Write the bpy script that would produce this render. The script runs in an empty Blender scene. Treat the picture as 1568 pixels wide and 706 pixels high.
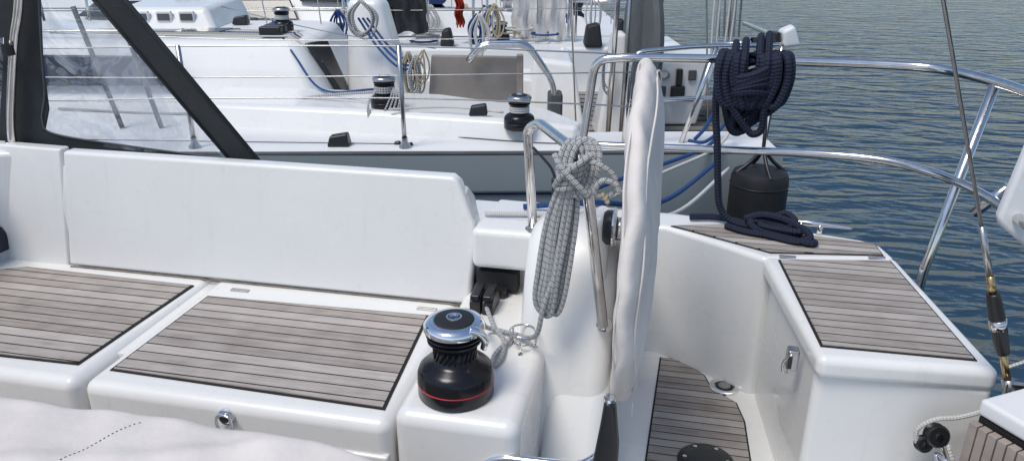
import bpy, bmesh, math, random
from mathutils import Vector, Matrix
random.seed(7)
SC=bpy.context.scene
col=SC.collection
A12=math.radians(12)
def LW(l,d,z):  # neighbour-berth frame -> world
    return Vector((l*math.cos(A12)-d*math.sin(A12), l*math.sin(A12)+d*math.cos(A12), z))

# ---------------------------------------------------------------- materials
def newmat(name):
    m=bpy.data.materials.new(name); m.use_nodes=True
    nt=m.node_tree; return m,nt,nt.nodes["Principled BSDF"]
def N(nt,t,**k):
    n=nt.nodes.new(t)
    for a,b in k.items(): setattr(n,a,b)
    return n
def plain(name,c,rough=0.4,metal=0.0,var=0.06,vscale=6,bump=0.0,bscale=80,coat=0,spec=0.5,dirt=0.0):
    m,nt,b=newmat(name)
    g=N(nt,"ShaderNodeNewGeometry")
    n=N(nt,"ShaderNodeTexNoise"); n.inputs["Scale"].default_value=vscale; n.inputs["Detail"].default_value=6
    nt.links.new(g.outputs["Position"],n.inputs["Vector"])
    r=N(nt,"ShaderNodeMapRange"); r.inputs[1].default_value=0.3; r.inputs[2].default_value=0.7
    r.inputs[3].default_value=1-var; r.inputs[4].default_value=1+var*0.3
    nt.links.new(n.outputs[0],r.inputs[0])
    mx=N(nt,"ShaderNodeVectorMath",operation='SCALE'); mx.inputs[0].default_value=c
    nt.links.new(r.outputs[0],mx.inputs["Scale"]); cout=mx.outputs[0]
    if dirt:
        n3=N(nt,"ShaderNodeTexNoise"); n3.inputs["Scale"].default_value=38; n3.inputs["Detail"].default_value=8; n3.inputs["Roughness"].default_value=0.7
        nt.links.new(g.outputs["Position"],n3.inputs["Vector"])
        r3=N(nt,"ShaderNodeMapRange"); r3.inputs[1].default_value=0.58; r3.inputs[2].default_value=0.78; r3.inputs[3].default_value=0; r3.inputs[4].default_value=dirt
        nt.links.new(n3.outputs[0],r3.inputs[0])
        mm=N(nt,"ShaderNodeMix",data_type='RGBA'); nt.links.new(r3.outputs[0],mm.inputs[0]); nt.links.new(cout,mm.inputs[6]); mm.inputs[7].default_value=(0.42,0.38,0.31,1)
        cout=mm.outputs[2]
        # faint vertical run marks
        mp=N(nt,"ShaderNodeMapping"); mp.inputs["Scale"].default_value=(16,16,0.9); nt.links.new(g.outputs["Position"],mp.inputs[0])
        n4=N(nt,"ShaderNodeTexNoise"); n4.inputs["Scale"].default_value=1.6; n4.inputs["Detail"].default_value=5; nt.links.new(mp.outputs[0],n4.inputs["Vector"])
        r4=N(nt,"ShaderNodeMapRange"); r4.inputs[1].default_value=0.60; r4.inputs[2].default_value=0.80; r4.inputs[3].default_value=0; r4.inputs[4].default_value=dirt*0.9
        nt.links.new(n4.outputs[0],r4.inputs[0])
        m4=N(nt,"ShaderNodeMix",data_type='RGBA'); nt.links.new(r4.outputs[0],m4.inputs[0]); nt.links.new(cout,m4.inputs[6]); m4.inputs[7].default_value=(0.50,0.46,0.40,1)
        cout=m4.outputs[2]
        rr=N(nt,"ShaderNodeMapRange"); rr.inputs[3].default_value=rough*0.75; rr.inputs[4].default_value=rough*1.4
        nt.links.new(n.outputs[0],rr.inputs[0]); nt.links.new(rr.outputs[0],b.inputs["Roughness"])
    else: b.inputs["Roughness"].default_value=rough
    nt.links.new(cout,b.inputs["Base Color"])
    b.inputs["Metallic"].default_value=metal
    b.inputs["Specular IOR Level"].default_value=spec
    b.inputs["Coat Weight"].default_value=coat; b.inputs["Coat Roughness"].default_value=0.05
    if bump:
        n2=N(nt,"ShaderNodeTexNoise"); n2.inputs["Scale"].default_value=bscale; n2.inputs["Detail"].default_value=4
        nt.links.new(g.outputs["Position"],n2.inputs["Vector"])
        bp=N(nt,"ShaderNodeBump"); bp.inputs["Strength"].default_value=bump; bp.inputs["Distance"].default_value=0.01
        nt.links.new(n2.outputs[0],bp.inputs["Height"]); nt.links.new(bp.outputs[0],b.inputs["Normal"])
    return m
GEL=plain("white_gelcoat",(0.83,0.82,0.79),0.25,var=0.04,vscale=2.5,coat=0.35,dirt=0.20)
GEL2=plain("white_gelcoat_nonslip",(0.81,0.81,0.79),0.4,var=0.05,vscale=2,dirt=0.18)
GREYH=plain("grey_hull_paint",(0.31,0.345,0.35),0.20,var=0.05,vscale=1.5,coat=0.4)
NAVYL=plain("navy_stripe",(0.01,0.015,0.04),0.3)
GRIME_SHADOW=plain("grime_shadow_line",(0.22,0.18,0.13),0.8,var=0.5,vscale=30)  # brown for dirt, with the shadow at the backrest foot put into the colour
BLK=plain("black_plastic",(0.018,0.018,0.02),0.38,var=0.2)
BLKR=plain("black_rubber",(0.016,0.016,0.017),0.6,var=0.35,vscale=14)
CAULK=plain("black_caulk",(0.015,0.014,0.014),0.7)
ANOD=plain("black_anodised",(0.02,0.02,0.024),0.22,metal=0.5,var=0.1)
STEEL=plain("stainless_steel",(0.72,0.70,0.68),0.14,metal=1.0,var=0.14,vscale=25)
STEELD=plain("worn_steel",(0.50,0.49,0.48),0.3,metal=1.0,var=0.15,vscale=40)
CHROME=plain("chrome",(0.85,0.85,0.86),0.05,metal=1.0,var=0.02)
BRONZE=plain("bronze",(0.55,0.40,0.20),0.3,metal=1.0,var=0.1,vscale=50)
RED=plain("red_ring",(0.6,0.02,0.02),0.4)
CANVAS=plain("black_canvas",(0.033,0.036,0.038),0.85,var=0.3,vscale=9,bump=0.3,bscale=300)
GREYC=plain("grey_canvas",(0.10,0.105,0.11),0.85,var=0.2,vscale=9,bump=0.3,bscale=200)
CREAM=plain("cream_canvas",(0.77,0.71,0.655),0.85,var=0.15,vscale=7,bump=0.5,bscale=16)
WCLOTH=plain("white_cloth",(0.72,0.70,0.68),0.85,var=0.15,vscale=7,bump=0.5,bscale=12)
BLUEC=plain("blue_canvas",(0.03,0.07,0.22),0.8,var=0.2)
DGLASS=plain("dark_window",(0.015,0.022,0.04),0.10,spec=0.4)
WHITEP=plain("white_plastic",(0.79,0.79,0.78),0.4)
ORANGE=plain("red_cloth",(0.55,0.06,0.03),0.8)

def teakmat(name,pitch,off=0.0,tone=1.0):
    m,nt,b=newmat(name); L=nt.links
    g=N(nt,"ShaderNodeNewGeometry"); s=N(nt,"ShaderNodeSeparateXYZ"); L.new(g.outputs["Position"],s.inputs[0])
    def M(op,a,bv=None,clamp=False):
        n=N(nt,"ShaderNodeMath",operation=op); n.use_clamp=clamp
        for i,x in enumerate((a,bv)):
            if x is None: continue
            if isinstance(x,(int,float)): n.inputs[i].default_value=x
            else: L.new(x,n.inputs[i])
        return n.outputs[0]
    y=M('DIVIDE',M('ADD',s.outputs[1],off),pitch)
    idn=M('FLOOR',y); fr=M('FRACT',y)
    edge=M('ABSOLUTE',M('SUBTRACT',fr,0.5))      # 0.5 at joint
    ca=N(nt,"ShaderNodeMapRange"); ca.inputs[1].default_value=0.435; ca.inputs[2].default_value=0.455; L.new(edge,ca.inputs[0])
    wn=N(nt,"ShaderNodeTexWhiteNoise",noise_dimensions='1D'); L.new(idn,wn.inputs["W"])
    cv=N(nt,"ShaderNodeCombineXYZ")
    L.new(M('MULTIPLY',s.outputs[0],4.0),cv.inputs[0]); L.new(M('MULTIPLY',s.outputs[1],110.0),cv.inputs[1]); L.new(M('MULTIPLY',idn,7.3),cv.inputs[2])
    n1=N(nt,"ShaderNodeTexNoise"); n1.inputs["Scale"].default_value=1.6; n1.inputs["Detail"].default_value=8; n1.inputs["Roughness"].default_value=0.7; L.new(cv.outputs[0],n1.inputs["Vector"])
    n2=N(nt,"ShaderNodeTexNoise"); n2.inputs["Scale"].default_value=14; n2.inputs["Detail"].default_value=6; L.new(g.outputs["Position"],n2.inputs["Vector"])
    f=M('ADD',M('ADD',M('MULTIPLY',n1.outputs[0],0.80),M('MULTIPLY',wn.outputs[0],0.24)),M('MULTIPLY',M('SUBTRACT',n2.outputs[0],0.5),0.30))
    cr=N(nt,"ShaderNodeValToRGB"); e=cr.color_ramp.elements
    e[0].position=0.20; e[0].color=(0.18*tone,0.150*tone,0.130*tone,1)
    e[1].position=0.78; e[1].color=(0.57*tone,0.53*tone,0.49*tone,1)
    k=e.new(0.48); k.color=(0.385*tone,0.343*tone,0.310*tone,1)
    L.new(f,cr.inputs[0])
    mix=N(nt,"ShaderNodeMix",data_type='RGBA'); L.new(ca.outputs[0],mix.inputs[0]); L.new(cr.outputs[0],mix.inputs[6]); mix.inputs[7].default_value=(0.035,0.024,0.020,1)
    L.new(mix.outputs[2],b.inputs["Base Color"]); b.inputs["Roughness"].default_value=0.75; b.inputs["Specular IOR Level"].default_value=0.25
    bp=N(nt,"ShaderNodeBump"); bp.inputs["Strength"].default_value=0.35; bp.inputs["Distance"].default_value=0.002
    L.new(M('SUBTRACT',n1.outputs[0],ca.outputs[0]),bp.inputs["Height"]); L.new(bp.outputs[0],b.inputs["Normal"])
    return m
TEAK=teakmat("weathered_teak",0.0405,0.004)
TEAKS=teakmat("weathered_teak_sole",0.036,0.01,0.85)
TEAKL=teakmat("weathered_teak_locker",0.0385,0.0,0.95)
WOOD=plain("grey_brown_wood",(0.30,0.265,0.235),0.55,var=0.25,vscale=5)
SLAT=plain("slat_wood",(0.36,0.30,0.26),0.6,var=0.3,vscale=15)

def ropemat(name,c1,c2,strands,pitch,fleck=None,bump=0.6):
    m,nt,b=newmat(name); L=nt.links
    uv=N(nt,"ShaderNodeUVMap"); s=N(nt,"ShaderNodeSeparateXYZ"); L.new(uv.outputs[0],s.inputs[0])
    def M(op,a,bv=None):
        n=N(nt,"ShaderNodeMath",operation=op)
        for i,x in enumerate((a,bv)):
            if x is None: continue
            if isinstance(x,(int,float)): n.inputs[i].default_value=x
            else: L.new(x,n.inputs[i])
        return n.outputs[0]
    a=M('MULTIPLY',s.outputs[0],2*math.pi/pitch); v=M('MULTIPLY',s.outputs[1],2*math.pi*strands)
    h=M('MULTIPLY',M('SINE',M('ADD',a,v)),M('SINE',M('SUBTRACT',a,v)))
    h2=M('ADD',M('MULTIPLY',h,0.5),0.5)
    mix=N(nt,"ShaderNodeMix",data_type='RGBA'); L.new(h2,mix.inputs[0]); mix.inputs[6].default_value=(*c1,1); mix.inputs[7].default_value=(*c2,1)
    out=mix.outputs[2]
    if fleck:
        fl=M('GREATER_THAN',M('SINE',M('ADD',M('MULTIPLY',s.outputs[0],2*math.pi/(pitch*1.5)),M('MULTIPLY',s.outputs[1],2*math.pi))),0.92)
        m2=N(nt,"ShaderNodeMix",data_type='RGBA'); L.new(fl,m2.inputs[0]); L.new(out,m2.inputs[6]); m2.inputs[7].default_value=(*fleck,1); out=m2.outputs[2]
    L.new(out,b.inputs["Base Color"]); b.inputs["Roughness"].default_value=0.8
    bp=N(nt,"ShaderNodeBump"); bp.inputs["Strength"].default_value=bump; bp.inputs["Distance"].default_value=0.003
    L.new(h2,bp.inputs["Height"]); L.new(bp.outputs[0],b.inputs["Normal"])
    return m
RGREY=ropemat("grey_braided_rope",(0.30,0.30,0.305),(0.56,0.56,0.55),4,0.010,fleck=(0.12,0.12,0.12))
RNAVY=ropemat("navy_rope",(0.003,0.0045,0.014),(0.012,0.020,0.052),3,0.022,bump=1.0)
RWHITE=ropemat("white_rope",(0.45,0.45,0.43),(0.70,0.69,0.66),3,0.015)
RWB=ropemat("white_black_rope",(0.08,0.08,0.09),(0.70,0.70,0.68),3,0.03)
RBLUE=ropemat("blue_rope",(0.006,0.03,0.12),(0.02,0.09,0.27),3,0.02)
RTAN=ropemat("tan_rope",(0.30,0.24,0.14),(0.55,0.47,0.33),3,0.02)

def vinyl(name,tint,cloud,gloss):
    m=bpy.data.materials.new(name); m.use_nodes=True; nt=m.node_tree; nt.nodes.clear(); L=nt.links
    t=N(nt,"ShaderNodeBsdfTransparent"); t.inputs[0].default_value=(*tint,1)
    gl=N(nt,"ShaderNodeBsdfGlossy"); gl.inputs["Roughness"].default_value=0.05; gl.inputs[0].default_value=(0.9,0.95,1,1)
    df=N(nt,"ShaderNodeBsdfDiffuse"); df.inputs[0].default_value=(0.7,0.72,0.75,1)
    g=N(nt,"ShaderNodeNewGeometry"); n=N(nt,"ShaderNodeTexNoise"); n.inputs["Scale"].default_value=5; n.inputs["Distortion"].default_value=1.5; L.new(g.outputs["Position"],n.inputs["Vector"])
    bp=N(nt,"ShaderNodeBump"); bp.inputs["Strength"].default_value=0.9; bp.inputs["Distance"].default_value=0.05; L.new(n.outputs[0],bp.inputs["Height"]); L.new(bp.outputs[0],gl.inputs["Normal"])
    m1=N(nt,"ShaderNodeMixShader"); m2=N(nt,"ShaderNodeMixShader")
    mr=N(nt,"ShaderNodeMapRange"); mr.inputs[1].default_value=0.56; mr.inputs[2].default_value=0.64; mr.inputs[3].default_value=cloud*0.15; mr.inputs[4].default_value=cloud; L.new(n.outputs[0],mr.inputs[0])
    L.new(mr.outputs[0],m1.inputs[0]); L.new(t.outputs[0],m1.inputs[1]); L.new(df.outputs[0],m1.inputs[2])
    m2.inputs[0].default_value=gloss; L.new(m1.outputs[0],m2.inputs[1]); L.new(gl.outputs[0],m2.inputs[2])
    o=N(nt,"ShaderNodeOutputMaterial"); L.new(m2.outputs[0],o.inputs[0]); return m
VINYL=vinyl("clear_vinyl",(0.93,0.94,0.95),0.24,0.07)
VINYLD=vinyl("tinted_vinyl",(0.30,0.34,0.40),0.15,0.08)

def watermat():
    m,nt,b=newmat("harbour_water"); L=nt.links
    g=N(nt,"ShaderNodeNewGeometry"); mp=N(nt,"ShaderNodeMapping"); L.new(g.outputs["Position"],mp.inputs[0])
    mp.inputs["Rotation"].default_value=(0,0,math.radians(-14)); mp.inputs["Scale"].default_value=(0.6,1.6,1)
    n1=N(nt,"ShaderNodeTexNoise"); n1.inputs["Scale"].default_value=1.9; n1.inputs["Detail"].default_value=2.5; n1.inputs["Roughness"].default_value=0.5; n1.inputs["Distortion"].default_value=0.8
    n2=N(nt,"ShaderNodeTexNoise"); n2.inputs["Scale"].default_value=7.0; n2.inputs["Detail"].default_value=3
    n3=N(nt,"ShaderNodeTexNoise"); n3.inputs["Scale"].default_value=0.10; n3.inputs["Detail"].default_value=4
    for n in (n1,n2,n3): L.new(mp.outputs[0],n.inputs["Vector"])
    b1=N(nt,"ShaderNodeBump"); b1.inputs["Strength"].default_value=0.8; b1.inputs["Distance"].default_value=0.20; L.new(n1.outputs[0],b1.inputs["Height"])
    b2=N(nt,"ShaderNodeBump"); b2.inputs["Strength"].default_value=0.8; b2.inputs["Distance"].default_value=0.03; L.new(n2.outputs[0],b2.inputs["Height"]); L.new(b1.outputs[0],b2.inputs["Normal"])
    L.new(b2.outputs[0],b.inputs["Normal"])
    cr=N(nt,"ShaderNodeValToRGB"); cr.color_ramp.elements[0].color=(0.020,0.046,0.076,1); cr.color_ramp.elements[1].color=(0.034,0.070,0.108,1)
    cr.color_ramp.elements[0].position=0.35; cr.color_ramp.elements[1].position=0.65
    L.new(n3.outputs[0],cr.inputs[0]); L.new(cr.outputs[0],b.inputs["Base Color"])
    b.inputs["Roughness"].default_value=0.10; b.inputs["IOR"].default_value=1.33; b.inputs["Specular IOR Level"].default_value=0.24
    b.inputs["Specular Tint"].default_value=(0.80,0.92,1.0,1)
    return m
WATER=watermat()

# ---------------------------------------------------------------- mesh helpers
def root(name,loc=(0,0,0),rz=0.0):
    e=bpy.data.objects.new(name,None); e.location=loc; e.rotation_euler=(0,0,rz); e.empty_display_size=0.1
    col.objects.link(e); return e
def finish(name,bm,mat,parent,bevel=0,seg=3,angle=35,smooth=True,sub=0):
    bmesh.ops.recalc_face_normals(bm,faces=bm.faces)
    me=bpy.data.meshes.new(name); bm.to_mesh(me); bm.free()
    if smooth:
        for p in me.polygons: p.use_smooth=True
    ob=bpy.data.objects.new(name,me); col.objects.link(ob); me.materials.append(mat)
    if parent: ob.parent=parent
    if bevel:
        b=ob.modifiers.new("bevel",'BEVEL'); b.width=bevel; b.segments=seg; b.limit_method='ANGLE'; b.angle_limit=math.radians(angle)
        w=ob.modifiers.new("wn",'WEIGHTED_NORMAL'); w.keep_sharp=True
    if sub:
        s=ob.modifiers.new("sub",'SUBSURF'); s.levels=sub; s.render_levels=sub
    return ob
def hexa(name,bot,top,mat,parent,bevel=0.0,seg=3,angle=35):
    """loft between two same-length 3D loops"""
    bm=bmesh.new(); n=len(bot)
    a=[bm.verts.new(p) for p in bot]; b=[bm.verts.new(p) for p in top]
    bm.faces.new(a); bm.faces.new(b)
    for i in range(n): bm.faces.new((a[i],a[(i+1)%n],b[(i+1)%n],b[i]))
    return finish(name,bm,mat,parent,bevel,seg,angle,smooth=bevel>0)
def prism(name,poly,a,b,mat,parent,bevel=0.0,axis='z',seg=3,angle=35):
    f={'z':lambda p,k:(p[0],p[1],k),'x':lambda p,k:(k,p[0],p[1]),'y':lambda p,k:(p[0],k,p[1])}[axis]
    return hexa(name,[f(p,a) for p in poly],[f(p,b) for p in poly],mat,parent,bevel,seg,angle)
def box(name,x0,x1,y0,y1,z0,z1,mat,parent,bevel=0.0,seg=3):
    return prism(name,[(x0,y0),(x1,y0),(x1,y1),(x0,y1)],z0,z1,mat,parent,bevel,seg=seg)
def lathe(name,prof,mat,parent,loc=(0,0,0),seg=48,rot=None,closed=True):
    bm=bmesh.new(); rings=[]
    for r,z in prof:
        if r<1e-6: rings.append([bm.verts.new((0,0,z))])
        else: rings.append([bm.verts.new((r*math.cos(2*math.pi*i/seg),r*math.sin(2*math.pi*i/seg),z)) for i in range(seg)])
    for k in range(len(rings)-1):
        a,b=rings[k],rings[k+1]
        for i in range(seg):
            j=(i+1)%seg
            if len(a)==1 and len(b)==1: continue
            if len(a)==1: bm.faces.new((a[0],b[i],b[j]))
            elif len(b)==1: bm.faces.new((a[i],a[j],b[0]))
            else: bm.faces.new((a[i],a[j],b[j],b[i]))
    ob=finish(name,bm,mat,parent)
    ob.location=loc
    if rot: ob.rotation_euler=rot
    m=ob.modifiers.new("es",'EDGE_SPLIT'); m.split_angle=math.radians(40)
    return ob
def cr(pts,n=8,closed=False):
    P=[Vector(p) for p in pts]; out=[]; m=len(P)
    rng=range(m) if closed else range(m-1)
    for i in rng:
        if closed: p0,p1,p2,p3=P[i-1],P[i],P[(i+1)%m],P[(i+2)%m]
        else:
            p1,p2=P[i],P[i+1]; p0=P[i-1] if i>0 else p1*2-p2; p3=P[i+2] if i+2<m else p2*2-p1
        for k in range(n):
            t=k/n; out.append(0.5*((2*p1)+(p2-p0)*t+(2*p0-5*p1+4*p2-p3)*t*t+(3*p1-p0-3*p2+p3)*t**3))
    if not closed: out.append(P[-1])
    return out
def tube(name,pts,r,mat,parent,n=8,seg=10,smooth=True,closed=False,caps=True):
    P=cr(pts,n,closed) if smooth else [Vector(p) for p in pts]
    Q=[P[0]]
    for p in P[1:]:
        if (p-Q[-1]).length>1e-5: Q.append(p)
    P=Q; bm=bmesh.new(); uvl=bm.loops.layers.uv.new("UVMap")
    m=len(P); rings=[]; us=[0.0]; T=[]
    for i in range(m):
        if closed: t=P[(i+1)%m]-P[i-1]
        else: t=P[min(i+1,m-1)]-P[max(i-1,0)]
        T.append(t.normalized())
        if i: us.append(us[-1]+(P[i]-P[i-1]).length)
    ref=Vector((0,0,1)) if abs(T[0].z)<0.9 else Vector((1,0,0))
    nrm=T[0].cross(ref).normalized()
    for i in range(m):
        nrm=(nrm-T[i]*nrm.dot(T[i])).normalized(); bn=T[i].cross(nrm)
        rr=r(i/(m-1)) if callable(r) else r
        rings.append([bm.verts.new(P[i]+(nrm*math.cos(2*math.pi*k/seg)+bn*math.sin(2*math.pi*k/seg))*rr) for k in range(seg)])
    for i in range(m if closed else m-1):
        a=rings[i]; b=rings[(i+1)%m]; u0=us[i]; u1=us[i+1] if i+1<m else us[i]+(P[0]-P[i]).length
        for k in range(seg):
            j=(k+1)%seg; f=bm.faces.new((a[k],a[j],b[j],b[k]))
            for lp,uv in zip(f.loops,((u0,k/seg),(u0,(k+1)/seg),(u1,(k+1)/seg),(u1,k/seg))): lp[uvl].uv=uv
    if caps and not closed: bm.faces.new(rings[0]); bm.faces.new(rings[-1])
    return finish(name,bm,mat,parent)
def bent(pts,r=0.05,k=5):
    """polyline with rounded corners"""
    P=[Vector(p) for p in pts]; out=[P[0]]
    for i in range(1,len(P)-1):
        a=P[i-1]-P[i]; b=P[i+1]-P[i]; ra=min(r,a.length*0.45,b.length*0.45)
        s=P[i]+a.normalized()*ra; e=P[i]+b.normalized()*ra
        for j in range(k+1):
            t=j/k; out.append(s*(1-t)**2+P[i]*2*t*(1-t)+e*t*t)
    out.append(P[-1]); return out
def inset(poly,d):
    n=len(poly); P=[Vector((p[0],p[1])) for p in poly]
    area=sum(P[i].x*P[(i+1)%n].y-P[(i+1)%n].x*P[i].y for i in range(n)); s=1 if area>0 else -1
    out=[]
    for i in range(n):
        e1=(P[i]-P[i-1]).normalized(); e2=(P[(i+1)%n]-P[i]).normalized()
        n1=Vector((-e1.y,e1.x))*s; n2=Vector((-e2.y,e2.x))*s
        b=(n1+n2); b=b/max(b.length_squared/2,0.2); out.append((P[i].x+b.x*d,P[i].y+b.y*d))
    return out
def teakpanel(name,poly,z,mat,parent,edge=0.007):
    prism(name+"_caulk",poly,z-0.003,z+0.003,CAULK,parent)
    prism(name,inset(poly,edge),z-0.002,z+0.006,mat,parent)

# ---------------------------------------------------------------- water
bm=bmesh.new(); v=[bm.verts.new(p) for p in ((-1500,-1500,0),(1500,-1500,0),(1500,3000,0),(-1500,3000,0))]; bm.faces.new(v)
finish("water",bm,WATER,None,smooth=False)

# ================================================================ OUR BOAT
S=root("sailboat")
box("seat_aft",-1.388,-0.572,1.335,1.97,0.80,1.30,GEL,S,0.032,5)
box("seat_forward",-2.45,-1.406,1.335,1.97,0.80,1.30,GEL,S,0.032,5)
box("seat_joint",-2.4,-0.60,1.50,1.99,0.80,1.285,GEL,S,0.0)
box("seat_aft_riser",-1.38,-0.578,1.327,1.40,0.80,1.212,GEL,S,0.006)
teakpanel("teak_aft_seat",[(-1.35,1.40),(-0.60,1.385),(-0.640,1.850),(-1.345,1.828)],1.30,TEAK,S)
teakpanel("teak_forward_seat",[(-2.35,1.38),(-1.447,1.405),(-1.43,1.885),(-2.06,1.895),(-2.35,1.74)],1.30,TEAK,S)
for hx,hy in ((-1.27,1.885),(-0.66,1.888)):
    box("hinge",hx-0.03,hx+0.03,hy-0.008,hy-0.001,1.298,1.304,STEELD,S,0.001)
    box("hinge",hx-0.03,hx+0.03,hy+0.001,hy+0.008,1.298,1.304,STEELD,S,0.001)
# backrest panel (leaning outboard)
def slant(z): return 1.934+(z-1.30)*0.125
bp=[(-1.93,1.303),(-0.545,1.303),(-0.525,1.50),(-0.535,1.56),(-0.578,1.670),(-0.60,1.686),(-1.90,1.686)]
hexa("backrest",[(x,slant(z),z) for x,z in bp],[(x,slant(z)+0.05,z) for x,z in bp],GEL,S,0.012,4,angle=50)
tube("backrest_grime_shadow",[(-1.92,1.930,1.3015),(-1.4,1.931,1.3015),(-0.9,1.931,1.3015),(-0.55,1.931,1.3015)],0.0028,GRIME_SHADOW,S,seg=6)  # thin brown line: dirt plus painted shadow where backrest meets seat
bp2=[(-2.6,1.29),(-1.94,1.29),(-1.912,1.69),(-2.6,1.70)]
hexa("backrest_forward",[(x,slant(z)+0.006,z) for x,z in bp2],[(x,slant(z)+0.05,z) for x,z in bp2],GEL,S,0.008,4)
cp=[(1.955,0.85),(1.965,1.50),(1.99,1.64),(2.03,1.65),(2.10,1.60),(2.22,1.40),(2.66,1.375),(2.70,1.33),(2.68,0.9),(2.45,-0.1),(1.955,-0.1)]
prism("coaming",cp,-6.0,-0.56,GEL,S,0.015,'x')
# forward bulkhead and side window
prism("bulkhead",[(-2.45,1.2),(-2.22,1.2),(-2.215,1.80),(-2.20,1.93),(-2.12,1.975),(-2.05,2.01),(-2.45,2.01)],0.85,1.672,GEL,S,0.02,'z',4)
hexa("side_window",[(-2.21,1.60,1.33),(-2.20,1.955,1.335),(-2.20,1.968,1.355),(-2.20,1.94,1.42),(-2.21,1.60,1.52)],[(-2.19,1.60,1.33),(-2.165,1.955,1.335),(-2.165,1.968,1.355),(-2.165,1.94,1.42),(-2.19,1.60,1.52)],DGLASS,S,0.004)
# winch plinth + helm pedestal
box("winch_plinth",-0.562,-0.268,1.33,2.06,0.80,1.34,GEL,S,0.035,6)
prof=[(2.45,0.85),(2.40,1.34),(2.22,1.40),(2.12,1.50),(2.04,1.58),(1.95,1.615),(1.87,1.620),(1.80,1.60),(1.745,1.52),(1.70,1.41),(1.655,1.25),(1.61,1.05),(1.58,0.85)]
prism("helm_pedestal",prof,-0.345,-0.100,GEL,S,0.05,'x',6,angle=50)
prism("pedestal_foot",[(2.0,0.82),(1.95,1.375),(1.72,1.33),(1.62,1.18),(1.50,0.9),(1.49,0.82)],-0.268,-0.092,GEL,S,0.05,'x',6,angle=25)
prism("coaming_end_block",[(1.925,1.43),(1.925,1.553),(2.03,1.556),(2.16,1.40),(2.3,1.36),(2.3,1.30),(2.1,1.43)],-0.530,-0.325,GEL,S,0.020,'x',5)
box("recess_back",-0.545,-0.31,2.03,2.3,1.30,1.44,GEL,S)
# decks
deck=[(-0.62,2.665),(0.05,2.645),(0.28,2.60),(0.50,2.555),(0.66,2.515),(0.715,2.47),(0.735,2.37),(0.33,2.285),(0.19,2.385),(0.02,2.495),(-0.10,2.50),(-0.10,2.2),(-0.62,2.2)]
prism("aft_side_deck",deck,0.02,1.385,GEL,S,0.018,'z',4)
teakpanel("teak_side_deck",[(0.035,2.50),(0.35,2.325),(0.70,2.378),(0.695,2.475),(0.42,2.52),(0.19,2.545)],1.385,TEAKL,S,0.005)
lk=[(0.355,2.29),(0.73,2.365),(0.81,1.72),(0.405,1.715)]
prism("stern_locker",lk,0.02,1.335,GEL,S,0.02,'z',4)
prism("stern_locker_lid",[(0.325,2.295),(0.735,2.372),(0.812,1.715),(0.40,1.69)],1.325,1.387,GEL,S,0.022,'z',5)
teakpanel("teak_locker_lid",[(0.368,2.270),(0.710,2.335),(0.768,1.752),(0.412,1.745)],1.387,TEAKL,S,0.006)
for lx in (0.40,0.675): box("lid_hinge",lx-0.025,lx+0.025,2.352-0.2*(0.675-lx),2.362-0.2*(0.675-lx),1.387,1.392,STEELD,S,0.001)
# hull beneath and cockpit sole
prism("stern_hull",[(-6,-1.2),(0.80,-1.2),(0.86,1.2),(0.84,1.72),(0.78,2.1),(0.70,2.45),(0.2,2.57),(-6,2.6)],-0.2,0.80,GEL,S,0.04)
prism("cockpit_sole",[(-2.4,-1.0),(0.42,-1.0),(0.42,2.55),(-2.4,2.55)],0.75,0.88,GEL,S)
teakpanel("teak_sole_aft",[(-0.03,1.0),(0.335,1.0),(0.315,2.12),(0.295,2.22),(0.255,2.255),(0.215,2.30),(0.195,2.37),(0.11,2.455),(0.035,2.46)],0.88,TEAKS,S,0.006)
teakpanel("teak_sole_main",[(-2.2,0.2),(-0.12,0.2),(-0.10,1.45),(-0.30,1.30),(-2.2,1.30)],0.88,TEAKS,S,0.006)
# drains
lathe("drain_ring",[(0.0,0.0),(0.050,0.0),(0.050,0.009),(0.045,0.012),(0.034,0.012),(0.032,0.008),(0,0.008)],CHROME,S,(0.258,2.305,0.879))
lathe("drain_gap",[(0.031,0.008),(0.031,0.0095),(0.0,0.0095)],BLK,S,(0.258,2.305,0.879))
lathe("drain_cap",[(0.020,0.009),(0.020,0.013),(0.0,0.014)],STEELD,S,(0.258,2.305,0.879))
lathe("deck_plate",[(0.083,0.0),(0.083,0.007),(0.076,0.013),(0.04,0.017),(0,0.018)],BLK,S,(0.185,1.885,0.884))
for i in range(6):
    a=i*math.pi/3; lathe("plate_screw",[(0.006,0),(0.006,0.002),(0,0.003)],STEEL,S,(0.185+0.062*math.cos(a),1.885+0.062*math.sin(a),0.898),seg=12)
# lid latch
box("latch_plate",0.350,0.380,1.80,1.835,1.275,1.335,STEELD,S,0.006)
box("latch_slot",0.352,0.362,1.795,1.801,1.285,1.322,BLK,S,0.001)
tube("latch_ring",cr([(0.36,1.80,1.325),(0.343,1.805,1.30),(0.345,1.81,1.27),(0.362,1.82,1.262),(0.365,1.82,1.305)],5,True),0.004,STEEL,S,smooth=False,closed=True)
# seat locker latch
lathe("seat_latch",[(0.022,0),(0.022,0.004),(0.015,0.009),(0,0.010)],CHROME,S,(-0.985,1.333,1.262),rot=(math.radians(80),0,0))
lathe("seat_latch_hole",[(0.012,0.010),(0,0.012)],BLK,S,(-0.985,1.333,1.262),rot=(math.radians(80),0,0))
tube("seat_latch_ring",[(-1.0,1.32,1.272),(-0.97,1.318,1.272),(-0.962,1.312,1.25),(-0.98,1.306,1.234),(-1.0,1.312,1.25)],0.0035,CHROME,S,closed=True)
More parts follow.
